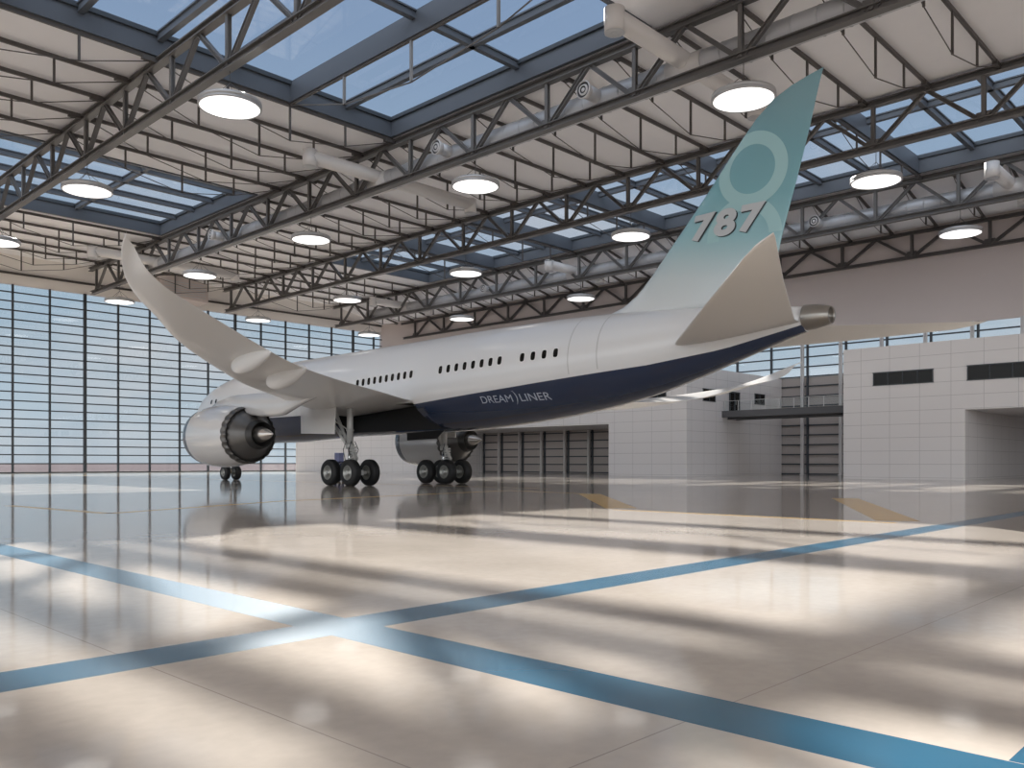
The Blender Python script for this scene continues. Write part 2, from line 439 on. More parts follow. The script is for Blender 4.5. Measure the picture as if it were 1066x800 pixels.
for (x0, x1, z0, z1, posts, desc, ok) in bays:
    ylist = [y for y in reversed(PY) if ok(y) and y < YF - .5]
    proto = None
    for i, y in enumerate(ylist):
        lab = 'dark roof purlin with tie rod, %s from glass wall, %s' % (ORD[i+1], desc)
        if proto is None:
            proto = thing('ceiling_purlin', ((x0+x1)/2, y, z0), lab, 'purlin', 'roof purlins')
            purlin_mesh(x0, x1, z0, z1, posts, proto, y)
        else:
            cpy = copy_tree(proto); cpy.location = ((x0+x1)/2, y, z0); cpy['label'] = lab

# ------------------------------------------------------------------ skylights
def skylight(name, x0, x1, y0, y1, xbars, ybars, deepx=(), deepy=(), label=None):
    s = sbase(name, ((x0+x1)/2, (y0+y1)/2, ZC))
    if label: s['label'] = label
    t = .3
    for q in ((x0, x1, y1-t, y1), (x0, x1, y0, y0+t), (x0, x0+t, y0+t, y1-t), (x1-t, x1, y0+t, y1-t)):
        MB().box(*q, ZC - .12, ZG + .25).build('curb', M_CURB, s)
    # inner ledge that carries the panes
    e = .5
    MB().box(x0, x1, y1-e, y1, ZG-.16, ZG+.1).box(x0, x1, y0, y0+e, ZG-.16, ZG+.1).box(x0, x0+e, y0, y1, ZG-.16, ZG+.1).box(x1-e, x1, y0, y1, ZG-.16, ZG+.1).build('ledge', M_FRAME, s)
    MB().box(x0, x1, y0, y1, ZG+.02, ZG+.05).build('glass', M_SKYGLASS, s)
    for xx in xbars:
        MB().box(xx-.2, xx+.2, y0, y1, ZG-.4, ZG+.0).box(xx-.32, xx+.32, y0, y1, ZG, ZG+.1).build('glazing_bar', M_CURB, s)
    for yy in ybars:
        MB().box(x0, x1, yy-.2, yy+.2, ZG-.4, ZG+.0).box(x0, x1, yy-.32, yy+.32, ZG, ZG+.1).build('glazing_bar', M_CURB, s)
    for xx in deepx: MB().box(xx-.14, xx+.14, y0, y1, ZC-.1, ZG+.1).box(xx-.2, xx+.2, y0, y1, ZC-.16, ZC-.1).build('deep_beam', M_CURB, s)
    for yy in deepy: MB().box(x0, x1, yy-.14, yy+.14, ZC-.1, ZG+.1).box(x0, x1, yy-.2, yy+.2, ZC-.16, ZC-.1).build('deep_beam', M_CURB, s)
    return s
qx = (TX[1] - TX[0])/4
barsA = [TX[0] + qx*k for k in range(-3, 4)]
skylight('window_20', XA0, XA1, *A_SPANS[0], [b for b in barsA if abs(b-33.7) > .3], [40.6], deepx=[33.7, TX[0]-2*qx], label='large blue roof skylight at the top left')
skylight('window_21', XA0, XA1, *A_SPANS[1], [33.7, 14.3], [80.4, 84.7, 89.0, 93.3], label='far roof skylight above the wing tip')
skylight('window_23', XC0, XC1, CYS[-1], CYS[0], [XC0+6.1, XC0+12.2],
         [CYS[i] - 13.6*f for i in range(6) for f in (1/3, 2/3)], deepy=CYS[1:-1], label='long roof skylight behind the tail fin')
# trussed beams under the skylights
def queen(yline, x, z, fr, L, label):
    pass
t = thing('ceiling_purlin', (33.7, 43.3, 27.5), 'steel beam with white hanging posts crossing under the big left skylight', 'purlin', 'roof purlins')
y0, y1 = A_SPANS[0]
pts = [(33.7, y1-.3, 27.45)]
MB().beam((33.7, y0, 27.52), (33.7, y1, 27.52), .2, .14).build('chord', M_STEEL2, t)
for f, l in ((.27, 1.9), (.55, 2.6), (.85, 1.9)):
    yy = y1 + (y0-y1)*f; MB().beam((33.7, yy, 27.5), (33.7, yy, 27.5-l), .16, .16).build('hanging_post', M_POST, t); pts.append((33.7, yy, 27.5-l))
pts.append((33.7, y0-4, 27.45)); MB().path(pts, .05, 6).build('tie_rod', M_STEEL, t)
proto = None
for i, yy in enumerate(CYS[1:-1]):
    lab = 'dark purlin with hanging posts under the long skylight, %s from glass wall' % ORD[i+1]
    if proto is None:
        proto = thing('ceiling_purlin', ((TX[2]+TX[3])/2, yy, 27.5), lab, 'purlin', 'roof purlins')
        purlin_mesh(TX[2], TX[3], 27.45, 27.45, POSTS, proto, yy)
    else:
        cpy = copy_tree(proto); cpy.location = ((TX[2]+TX[3])/2, yy, 27.5); cpy['label'] = lab

# ------------------------------------------------------------------ lamps
ZL = 21.75
def make_lamp(x, y, label):
    t = thing('ceiling_lamp', (x, y, ZL), label, 'lamp', 'round lamps hung under the roof trusses')
    MB().lathe([(0, 1.66), (0, 1.76), (.1, 1.78), (.12, 1.72), (.17, 1.72), (.19, 1.78), (.34, 1.76), (.42, 1.6), (.46, .3), (.46, .01)], (x, y, ZL), 'z', 40).build('housing', M_LAMPBODY, t)
    MB().lathe([(.03, 1.67), (.015, 1.4), (.01, .01)], (x, y, ZL), 'z', 40).build('diffuser', M_LAMP, t)
    cb = MB()
    for k in range(4):
        a_ = math.pi/4 + k*math.pi/2
        cb.tube((x + 1.2*math.cos(a_), y + 1.2*math.sin(a_), ZL + .42), (x, y, ZL + 1.45), .018, n=5)
    cb.tube((x, y, ZL + 1.4), (x, y, ZB - .1), .025, n=6)
    cb.build('cable', M_CABLE, t)
    MB().lathe([(.44, .22), (.72, .2), (.72, .01)], (x, y, ZL), 'z', 16).build('driver_box', M_NOZZLE, t)
    return t
LY = [45.6 + 21.8*k for k in range(-1, 4)]
rows = [(TX[0]+.1, LY[1:4], 'under the first roof truss'), (TX[1]+.2, LY, 'under the second roof truss'),
        (TX[2]+.4, LY, 'under the third roof truss'), (TX[3]+.4, LY, 'under the fourth roof truss')]
proto = None
for x, yl, desc in rows:
    for i, y in enumerate(reversed(yl)):
        lab = 'round glowing white lamp hung %s, %s from the glass wall' % (desc, ORD[i+1])
        if proto is None: proto = make_lamp(x, y, lab)
        else:
            cpy = copy_tree(proto); cpy.location = (x, y, ZL); cpy['label'] = lab

# ------------------------------------------------------------------ ducts
def duct(x, y0, y1, z, r, branches, nozzles, label):
    t = thing('ceiling_duct', (x, 60, z), label, 'duct', 'silver ventilation ducts')
    d = MB(); n = 24
    y = y0 + .4
    while y < y1:
        d.tube((x, y, z), (x, min(y + 1.45, y1), z), r, n=n, caps=(y < y0 + 1 or y + 1.45 > y1)); d.tube((x, y, z), (x, y + .07, z), r + .025, n=n); y += 1.45
    d.build('main_pipe', M_DUCT, t)
    for (yy, xa, xb) in branches:
        b = MB()
        b.tube((xa, yy, z + .35), (xb, yy, z + .35), .55, n=20)
        for xe in (xa, xb):
            b.tube((xe, yy, z - .45), (xe, yy, z + .85), .56, n=20)
        b.tube((x, yy - 1.2, z), (x, yy + 1.2, z), r + .06, n=n)
        bo = b.build('branch_pipe', M_DUCTW, t)
        for xe in (xa, xb):
            MB().lathe([(-.47, .56), (-.5, .5), (-.46, .36), (-.52, .3), (-.46, .18), (-.5, .01)], (xe, yy, z), 'z', 20).build('outlet_nozzle', M_DUCT, bo)
    for (yy, xe) in nozzles:
        b = MB(); b.tube((x, yy, z + .1), (xe + .4, yy, z + .1), .42, .46, n=20)
        bo = b.build('stub_pipe', M_DUCT, t)
        MB().lathe([(.42, .46), (0, .58), (-.06, .52), (-.02, .5)], (xe, yy, z + .1), 'x', 24).build('nozzle_ring', M_COLUMN, bo)
        MB().lathe([(.1, .5), (.1, .01)], (xe, yy, z + .1), 'x', 24).build('nozzle_throat', M_NOZZLE, bo)
        MB().lathe([(.05, .36), (-.06, .3), (-.02, .24)], (xe, yy, z + .1), 'x', 24).lathe([(.0, .14), (-.06, .08), (-.06, .01)], (xe, yy, z + .1), 'x', 16).build('nozzle_core', M_COLUMN, bo)
    return t
duct(TX[1] + 1.2, 12, 108, 25.15, .8, [(28, 37.2, 53), (58, 37.4, 54.8), (101.6, 36.9, 54.4)], [(34.5, 42.5), (48.8, 42.5), (84.6, 42.5)],
     'silver round duct with branch pipes running through the second roof truss')
duct(TX[3] + 1.2, 12, 112, 25.15, .8, [(20, 77.7, 88), (68.6, 78, 88), (102.8, 77.2, 88)], [(36.8, 81.4), (83.7, 81.4)],
     'silver round duct with branch pipes running through the fourth roof truss')
t = thing('ceiling_vent_unit', (54.5, 118.3, 24.2), 'grey boxy ventilation housing under the ceiling by the glass wall', 'ventilation unit', kind='thing')
MB().prism([(51, 24.6), (58, 24.2), (58, 26.9), (53, 27.5), (51, 27.1)], 'y', 116.1, YF - .3).build('casing', M_WALL, t)
lv = MB()
for k in range(6): lv.box(51.6, 57.6, 116.03, 116.12, 24.75 + k*.36, 24.85 + k*.36)
lv.build('louvre_grille', M_DUCT, t)

# ------------------------------------------------------------------ floor markings
def stripe(name, pts, w, m, label, cat='floor marking', group=None, z=.0003):
    mb = MB()
    for a_, b_ in zip(pts, pts[1:]):
        mb.beam((a_[0], a_[1], z/2), (b_[0], b_[1], z/2), w, z)
    return tag(mb.build(name, m), label, cat, group, 'thing')
G1 = 'blue floor stripes'
stripe('floor_stripe', [(4.08, -12), (4.08, 60)], .505, M_BLUE, 'broad blue floor stripe from left edge down to the lower right corner', group=G1)
stripe('floor_stripe', [(-30, 5.9), (90, 5.9)], .54, M_BLUE, 'broad blue floor stripe from lower left rising to the right edge', group=G1, z=.0004)
stripe('floor_stripe', [(4.34, .78), (40, .78)], .54, M_BLUE, 'short bit of blue floor stripe in the bottom right corner', group=G1, z=.00035)
G2 = 'yellow floor markings'
stripe('floor_stripe', [(28.9, 23.1), (20.4, 15.1)], .95, M_YELLOW, 'thick yellow slanting floor bar below the front of the fuselage', group=G2)
stripe('floor_stripe', [(32.1, 13.3), (20.4, 7.2)], .95, M_YELLOW, 'thick yellow slanting floor bar below the tail, on the right', group=G2)
for k in range(14):
    pass
stripe('floor_stripe', [(19.7, 14.9), (19.7, 7.0)], .22, M_YELLOW, 'thin yellow line joining the two slanting floor bars', group=G2, z=.0003)
stripe('floor_stripe', [(8.4, 30), (8.9, 23.4), (16, 26.6), (29.8, 28.8), (28.9, 23.3)], .38, M_YELLOW, 'thin yellow bent line on the floor in front of the wheels', group=G2, z=.0004)
stripe('floor_stripe', [(33.1, 29), (33.1, 112)], .3, M_YELLOW, 'thin yellow lead-in line running under the fuselage', group=G2, z=.0004)

# ------------------------------------------------------------------ aircraft
CX = 33.1
plane = thing('airliner', (CX, 41.4, 0), 'white passenger jet with navy belly and teal tail fin parked in the hangar', 'airplane')
TAB = [(67.0,4.85,4.75),(66.85,5.3,4.4),(66.4,5.8,4.05),(65.5,6.45,3.65),(64.2,7.05,3.3),(62.6,7.55,3.05),(60.5,7.93,2.88),(57,8.3,2.78),(52,8.48,2.8),(46,8.53,3.06),
       (40,8.56,3.08),(36,8.6,3.12),(33.5,8.62,3.22),(31,8.62,3.38),(28,8.6,3.64),(25,8.53,4.02),(22.15,8.4,4.58),(19.65,8.2,5.3),(17.36,7.95,6.02),(15.7,7.72,6.55),(15.25,7.66,6.66)]
ZBL = [(67.0,4.85),(60,4.45),(50,4.42),(40,4.5),(36.8,4.66),(30,5.12),(22,5.70),(18.6,6.15),(16.5,6.62),(15.25,6.9)]
def interp(tab, y, i=1):
    t_ = sorted(tab); 
    if y <= t_[0][0]: return t_[0][i]
    for a_, b_ in zip(t_, t_[1:]):
        if a_[0] <= y <= b_[0]:
            f_ = (y - a_[0])/(b_[0]-a_[0]); return a_[i] + (b_[i]-a_[i])*f_
    return t_[-1][i]
def smooth_tab(y, i):
    # average of a few neighbours keeps the body fair
    s = 0; W = 0
    wd = .9 if 17 < y < 63.4 else .15
    for k in range(-4, 5):
        w_ = math.exp(-k*k/8); s += w_*interp(TAB, y + k*wd/4, i); W += w_
    return s/W
def body(y):
    top, bot = smooth_tab(y, 1), smooth_tab(y, 2)
    rz = (top - bot)/2; zc = (top + bot)/2
    rx = rz*(.97 if y > 30 else .97 - .12*(30-y)/15)
    return zc, rx, rz
def side_x(y, z, off=0.0):
    zc, rx, rz = body(y); s = max(-1, min(1, (z - zc)/rz))
    return CX - (rx*math.sqrt(max(0, 1-s*s)) + off)
stations = []
y = 15.25
while y < 62: stations.append(y); y += .75
stations += [62, 62.8, 63.5, 64.2, 64.8, 65.3, 65.8, 66.2, 66.5, 66.75, 66.9, 66.97, 67.0]
NU, NL = 40, 24
rings = []
for y in stations:
    zc, rx, rz = body(y); zb = interp(ZBL, y); s = max(-.97, min(.97, (zb - zc)/rz)); th = math.asin(s)
    r_ = []
    for k in range(NU): a_ = th + (math.pi - 2*th)*k/NU; r_.append((CX + rx*math.cos(a_), y, zc + rz*math.sin(a_)))
    for k in range(NL): a_ = math.pi - th + (math.pi + 2*th)*k/NL; r_.append((CX + rx*math.cos(a_), y, zc + rz*math.sin(a_)))
    rings.append(r_)
fm = MB(); fm.loft(rings)
n = NU + NL
for i in range(len(rings)-1):
    for k in range(n):
        if k >= NU and stations[i] < 64: fm.m[i*n + k] = 1
fus = fm.build('fuselage', [M_WHITE, M_NAVY, M_BLACK], plane)
# wheel wells are cut into the belly
def cut(ob, poly, xa, xb):
    cm = MB().prism(poly, 'x', xa, xb)
    co = cm.build('cutter', [M_BLACK]); 
    co.location = (0,0,0)
    bpy.context.view_layer.update()
    md = ob.modifiers.new('b', 'BOOLEAN'); md.operation = 'DIFFERENCE'; md.object = co; md.solver = 'EXACT'
    try: md.material_mode = 'TRANSFER'
    except Exception: pass
    dg = bpy.context.evaluated_depsgraph_get(); dg.update()
    me = bpy.data.meshes.new_from_object(ob.evaluated_get(dg))
    ob.modifiers.clear(); ob.data = me
    bpy.data.objects.remove(co)
well = [(45.5, 4.72), (37.2, 4.72), (37.05, 4.4), (36.85, 4.0), (36.6, 3.65), (36.1, 3.25), (45.5, 3.25)]
cut(fus, well, 28.0, 32.4)
cut(fus, well, 2*CX - 28.0, 2*CX - 32.4)
fus.data.name = 'fuselage'
MB().lathe([(15.3, .52), (14.9, .5), (14.25, .36), (14.22, .33), (14.3, .3), (14.7, .3), (14.7, .01)], (CX, 0, 7.22), 'y', 32).build('exhaust_cone', M_APU, plane)
# skin seams at the rear pressure bulkhead
def hoop(y, name='skin_seam'):
    mb = MB(); rr = []
    for dy in (0, .06):
        zc, rx, rz = body(y + dy); rr.append([(CX + (rx+.006)*math.cos(2*math.pi*k/64), y+dy, zc + (rz+.006)*math.sin(2*math.pi*k/64)) for k in range(64)])
    zb = interp(ZBL, y); o = 0
    mb.v += rr[0] + rr[1]
    for k in range(64):
        k2 = (k+1) % 64
        if rr[0][k][2] > zb + .1 and rr[0][k2][2] > zb + .1:
            mb.f.append([k, k2, 64+k2, 64+k]); mb.m.append(0); mb.sm.append(True)
    return mb.build(name, M_GEAR, plane)
hoop(26.0); hoop(24.4)
# cabin windows
def cabin_window(y, z, hw=.14, hh=.215):
    mb = MB(); N = 16
    ring = []; ring2 = []
    for k in range(N):
        a_ = 2*math.pi*k/N; cu = math.copysign(abs(math.cos(a_))**.6, math.cos(a_)); su = math.copysign(abs(math.sin(a_))**.6, math.sin(a_))
        yy, zz = y - hw*cu, z + hh*su
        ring.append((side_x(yy, zz, .012), yy, zz))
        yy, zz = y - 1.25*hw*cu, z + 1.2*hh*su
        ring2.append((side_x(yy, zz, .006), yy, zz))
    mb.add(ring + [(side_x(y, z, .012), y, z)], [(k, (k+1)%N, N) for k in range(N)], 0)
    mb.add(ring + ring2, [(k, (k+1)%N, N+(k+1)%N, N+k) for k in range(N)], 1)
    return mb.build('cabin_window', [M_DARKGLASS, M_WINGGREY], plane)
for k in range(10): cabin_window(37.08 + k*.555, 6.3 - k*.02)
for k in range(8): cabin_window(30.28 + k*.622, 6.52 - k*.022)
for k in range(4): cabin_window(26.75 + k*.683, 6.62 - k*.02)
for yy in (60.2, 61.1): cabin_window(yy, 5.95, .16, .17)

# wings
def airfoil(le, te, th, n=14, camber=.02, up=None):
    le, te = Vector(le), Vector(te); c_ = te - le; L = c_.length
    up = Vector(up or (0,0,1)); up = (up - c_*(up.dot(c_)/c_.dot(c_))).normalized()
    pts = []
    def yt(x): return 5*th*(.2969*math.sqrt(x) - .126*x - .3516*x*x + .2843*x**3 - .1015*x**4)
    for k in range(n + 1):
        x = .5*(1 - math.cos(math.pi*k/n)); pts.append(le + c_*x + up*L*(yt(x) + camber*4*x*(1-x)))
    for k in range(n - 1, 0, -1):
        x = .5*(1 - math.cos(math.pi*k/n)); pts.append(le + c_*x + up*L*(-yt(x) + camber*4*x*(1-x)))
    return pts
WING = [ # LE, TE, thickness, up
 ((32.4, 48.2, 4.75), (32.4, 37.9, 4.8), .12, (0,0,1)),
 ((30.2, 46.0, 4.78), (30.2, 37.1, 4.86), .125, (0,0,1)),
 ((27.0, 43.1, 4.85), (26.6, 35.1, 5.02), .11, (0,0,1)),
 ((23.4, 39.7, 4.95), (23.0, 33.2, 5.18), .105, (0,0,1)),
 ((19.9, 36.4, 5.1), (19.2, 30.5, 5.3), .1, (.1,0,1)),
 ((17.9, 34.4, 5.3), (16.9, 29.3, 5.72), .1, (.15,0,1)),
 ((15.6, 32.3, 5.68), (14.9, 28.55, 6.3), .1, (.3,0,1)),
 ((14.06, 30.8, 6.03), (13.1, 27.65, 6.75), .1, (.45,0,1)),
 ((13.0, 29.8, 6.5), (12.0, 27.05, 7.05), .1, (.7,0,1)),
 ((11.9, 28.9, 6.98), (11.25, 26.65, 7.45), .09, (.9,0,1)),
 ((11.15, 28.0, 7.42), (10.82, 26.42, 7.95), .08, (1.1,0,1)),
 ((10.62, 26.9, 7.95), (10.45, 26.1, 8.18), .08, (1.2,0,1)),
 ((10.45, 26.2, 8.22), (10.4, 25.95, 8.26), .08, (1.2,0,1)),
]
def interp_sections(W, sub=4):
    def cr(p0, p1, p2, p3, t): return .5*((2*p1) + (p2-p0)*t + (2*p0-5*p1+4*p2-p3)*t*t + (3*p1-p0-3*p2+p3)*t**3)
    out = []; n_ = len(W)
    for i in range(n_ - 1):
        q = [W[max(0, i-1)], W[i], W[i+1], W[min(n_-1, i+2)]]
        for s in range(sub):
            t_ = s/sub; 
            f = lambda j: Vector([cr(*[Vector(x[j])[k] for x in q], t_) for k in range(3)])
            out.append((f(0), f(1), W[i][2]*(1-t_) + W[i+1][2]*t_, f(3)))
    out.append((Vector(W[-1][0]), Vector(W[-1][1]), W[-1][2], Vector(W[-1][3])))
    return out
def mirror(p): return (2*CX - p[0], p[1], p[2])
def mirror_mb(mb):
    m2 = MB(); m2.v = [mirror(p) for p in mb.v]; m2.f = [list(reversed(f)) for f in mb.f]; m2.m = list(mb.m); m2.sm = list(mb.sm); return m2
def both(mb, name, m, parent=plane, **kw):
    return mb.build(name, m, parent), mirror_mb(mb).build(name, m, parent)
wing = MB().loft([airfoil(a_, b_, th, up=u) for a_, b_, th, u in interp_sections(WING)])
w1, w2 = both(wing, 'wing', M_WINGGREY)
# canoe fairings under the wing
def canoe(x, y, z, L, r, dz, parent):
    mb = MB(); rr = []
    for k in range(15):
        u = k/14; rad = r*math.sin(math.pi*u**.75)**.7 + .005
        cy = y + L*(.5 - u); cz = z + dz*(u - .5)
        rr.append([(x + rad*.75*math.cos(2*math.pi*j/16), cy, cz + rad*math.sin(2*math.pi*j/16)) for j in range(16)])
    return mb.loft(rr)
for (x, y, z, L, r, dz) in ((19.5, 32.0, 5.06, 3.1, .5, .4), (17.1, 30.65, 5.4, 3.0, .44, .35)):
    mb = canoe(x, y, z, L, r, dz, None)
    mb.build('flap_fairing', M_WINGGREY, w1)
# wing root fairing
rr = []
for k in range(17):
    u = k/16; y = 50.5 - 14.5*u; b_ = math.sin(math.pi*u)**.5 if 0 < u < 1 else 0
    zc, rx, rz = body(y)
    rr.append([(CX + (rx*.82 + .35*b_)*math.cos(2*math.pi*j/28), y, 4.1 + (.75*b_ + .1)*math.sin(2*math.pi*j/28)) for j in range(28)])
# engines
EX, EZ = 25.0, 2.95
def engine(sgn):
    x = EX if sgn < 0 else 2*CX - EX
    e = MB().lathe([(48.9, 1.42, 1), (49.5, 1.46, 1), (49.85, 1.52, 1), (50.02, 1.6, 1), (49.95, 1.68, 1), (49.7, 1.74, 1), (49.3, 1.8, 0), (48.3, 1.87, 0), (47.2, 1.86, 0), (46.2, 1.78, 0), (45.5, 1.67, 0), (45.15, 1.6, 0)], (x, 0, EZ), 'y', 72)
    # scalloped rear edge
    prof = [(45.15, 1.635), (44.85, 1.585), (44.85, 1.55), (45.5, 1.6)]
    eo = MB()
    ob = e.build('engine', [M_NACELLE, M_LIP], plane)
    ch = MB().lathe([(45.2, 1.675), (44.78, 1.585), (44.8, 1.54), (45.4, 1.5)], (x, 0, EZ), 'y', 144,
                    wob=lambda i, k: ((.13*abs(math.sin(math.pi*k/6)) if i == 0 else .1*abs(math.sin(math.pi*k/6)) if i < 3 else 0)))
    ch.build('chevron_nozzle', M_EXH, ob)
    MB().lathe([(45.4, 1.56), (44.95, 1.51), (44.6, 1.22), (44.25, .97), (44.0, .86)], (x, 0, EZ), 'y', 64).build('core_cowl', M_EXH, ob)
    MB().lathe([(44.0, .86), (43.55, .72), (43.55, .68), (44.2, .66), (44.2, .4)], (x, 0, EZ), 'y', 48).build('core_nozzle', M_EXH2, ob)
    MB().lathe([(44.7, .5), (44.0, .5), (43.6, .45), (43.0, .27), (42.55, .08), (42.4, .005)], (x, 0, EZ), 'y', 32).build('exhaust_plug', M_PLUG, ob)
    fan = MB().lathe([(49.0, 1.42), (49.0, .4)], (x, 0, EZ), 'y', 48)
    fan.build('fan_disc', M_EXH2, ob)
    MB().lathe([(49.0, .42), (49.35, .3), (49.6, .02)], (x, 0, EZ), 'y', 24).build('spinner', M_LIP, ob)
    pr = []
    for (yy, z0, z1, hw) in ((49.6, 4.55, 4.7, .06), (48.4, 4.4, 5.0, .3), (46.5, 4.3, 5.25, .36), (44.6, 4.1, 5.25, .36), (43.4, 3.95, 5.2, .33), (42.0, 3.93, 5.15, .29), (41.3, 3.98, 5.1, .25), (40.5, 4.2, 5.05, .2), (39.4, 4.5, 5.0, .13), (38.0, 4.8, 5.0, .04)):
        pr.append([(x - hw, yy, z0 + .12), (x - hw*.6, yy, z0), (x + hw*.6, yy, z0), (x + hw, yy, z0 + .12), (x + hw, yy, z1), (x, yy, z1 + .08), (x - hw, yy, z1)])
    MB().loft(pr).build('pylon', M_NACELLE, ob)
    st = MB()
    st.add([(x - s_*(1.5), 48.6 - d_, EZ + 1.15 + u_) for s_, d_, u_ in ((1, 0, 0), (.98, .9, .1), (1.28, .85, .35), (1, .1, .02))], [(0, 1, 2, 3)])
    return ob
engine(-1); engine(1)

# stabilisers
STAB = [((32.3, 21.0, 6.5), (32.9, 15.4, 7.0), .055, (0,0,1)), ((31.0, 20.1, 6.5), (32.0, 15.25, 7.02), .055, (0,0,1)),
        ((27.0, 16.3, 7.02), (27.0, 13.25, 7.48), .055, (0,0,1)), ((23.4, 12.75, 7.55), (22.9, 11.5, 7.86), .06, (0,0,1)), ((22.95, 12.2, 7.68), (22.6, 11.4, 7.9), .06, (0,0,1))]
stab = MB().loft([airfoil(a_, b_, th, camber=0, up=u) for a_, b_, th, u in STAB])
both(stab, 'tailplane', M_STAB)

# fin
FIN = [(8.0, 26.6, 17.0), (8.45, 25.4, 16.9), (8.75, 24.4, 16.82), (9.2, 23.6, 16.7), (10, 22.75, 16.5), (11, 21.84, 16.24), (13, 20.0, 15.65), (15, 18.28, 15.1), (15.85, 17.5, 14.9), (16.47, 16.7, 14.75), (16.8, 15.94, 14.66), (17.0, 15.2, 14.6), (17.12, 14.65, 14.55)]
def fin_le(z): return interp([(a_, b_) for a_, b_, _ in FIN], z)
def fin_te(z): return interp([(a_, c_) for a_, _, c_ in FIN], z)
TH = .085
def fin_half(y, z):
    le, te = fin_le(z), fin_te(z); x = max(0.0005, min(1, (le - y)/(le - te)))
    return (le-te)*5*TH*(.2969*math.sqrt(x) - .126*x - .3516*x*x + .2843*x**3 - .1015*x**4)
fin = MB().loft([airfoil((CX, le, z), (CX, te, z), TH, n=20, camber=0, up=(1,0,0)) for z, le, te in FIN])
fin_o = fin.build('tail_fin', M_FIN, plane)
def fin_ring(cy, cz, ro, ri, z_lo, name, m, off, sx=1.0):
    mb = MB(); N = 72; K = 5; V = []; ok = []
    for i in range(N):
        a_ = 2*math.pi*i/N
        for j in range(K):
            r_ = ri + (ro-ri)*j/(K-1); y_ = cy - sx*r_*math.cos(a_); z_ = cz + r_*math.sin(a_)
            y_ = min(max(y_, fin_te(z_) + .04), fin_le(z_) - .05); V.append((CX - fin_half(y_, z_) - off, y_, z_)); ok.append(z_ > z_lo)
    F = []
    for i in range(N):
        for j in range(K-1):
            q = [i*K+j, i*K+j+1, ((i+1)%N)*K+j+1, ((i+1)%N)*K+j]
            if all(ok[t_] for t_ in q):
                A = Vector(V[q[0]]); 
                ar = (Vector(V[q[2]])-A).cross(Vector(V[q[1]])-A).length + (Vector(V[q[3]])-A).cross(Vector(V[q[2]])-A).length
                if ar > 1e-4: F.append(q)
    mb.add(V, F, 0, True)
    return mb.build(name, m, fin_o, fix=False)
fin_ring(17.6, 13.75, 1.58, 1.03, 0, 'eight_emblem', M_EIGHT, .012)
fin_ring(18.0, 10.95, 1.7, 1.13, 10.9, 'eight_emblem', M_EIGHT, .01)
def text_mesh(s, offset=0, shear=0, space=1.0, res=6):
    cu = bpy.data.curves.new('txt', 'FONT'); cu.body = s; cu.offset = offset; cu.shear = shear; cu.space_character = space; cu.resolution_u = res
    o = bpy.data.objects.new('txt', cu); COL.objects.link(o); bpy.context.view_layer.update()
    dg = bpy.context.evaluated_depsgraph_get(); me = bpy.data.meshes.new_from_object(o.evaluated_get(dg))
    import bmesh
    bm = bmesh.new(); bm.from_mesh(me)
    bmesh.ops.triangulate(bm, faces=bm.faces)
    V = [tuple(v.co) for v in bm.verts]; F = [[v.index for v in f.verts] for f in bm.faces]; bm.free()
    bpy.data.objects.remove(o)
    x0 = min(v[0] for v in V); x1 = max(v[0] for v in V); y0 = min(v[1] for v in V); y1 = max(v[1] for v in V)
    return [((v[0]-x0)/(x1-x0), (v[1]-y0)/(y1-y0)) for v in V], F
def fin_text(s, ya, yb, za, zb, m, off, dy=0, dz=0, grow=0, name='number_lettering'):
    V, F = text_mesh(s, .045 + grow, .15, 1.2)
    P = []
    for u, v in V:
        y_ = ya + (yb-ya)*u + dy; z_ = za + (zb-za)*v + dz; P.append((CX - fin_half(y_, z_) - off, y_, z_))
    mb = MB(); n0 = len(P)
    mb.add(P, F)
    mb.build(name, m, fin_o, fix=False)
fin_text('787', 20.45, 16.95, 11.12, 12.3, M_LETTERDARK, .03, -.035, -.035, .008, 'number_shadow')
fin_text('787', 20.45, 16.95, 11.12, 12.3, M_LETTER, .06)
def body_text(s, ya, yb, zlo, zhi, m, off):
    V, F = text_mesh(s, .0, 0, 1.0); P = []
    for u, v in V:
        y_ = ya + (yb-ya)*u; slope = 0; z_ = zlo + (zhi-zlo)*v + slope
        P.append((side_x(y_, z_, off), y_, z_))
    MB().add(P, F).build('belly_lettering', m, plane, fix=False)
body_text('DREAM', 31.87, 29.78, 4.44, 4.79, M_LOGO, .02)
body_text('LINER', 29.28, 27.42, 4.44, 4.79, M_LOGO, .02)
# the swoosh between the two words
V = []; F = []
for k in range(13):
    u = k/12; z_ = 4.3 + .68*u; bow = .2*math.sin(math.pi*u)**.8; w_ = .032*math.sin(math.pi*(.08 + .84*u))
    yc = 29.66 - bow - .0*u
    for s in (-1, 1):
        y_ = yc + s*w_; V.append((side_x(y_, z_, .02), y_, z_))
for k in range(12): F.append((2*k, 2*k+1, 2*k+3, 2*k+2))
MB().add(V, F).build('belly_lettering', M_LOGO, plane, fix=False)

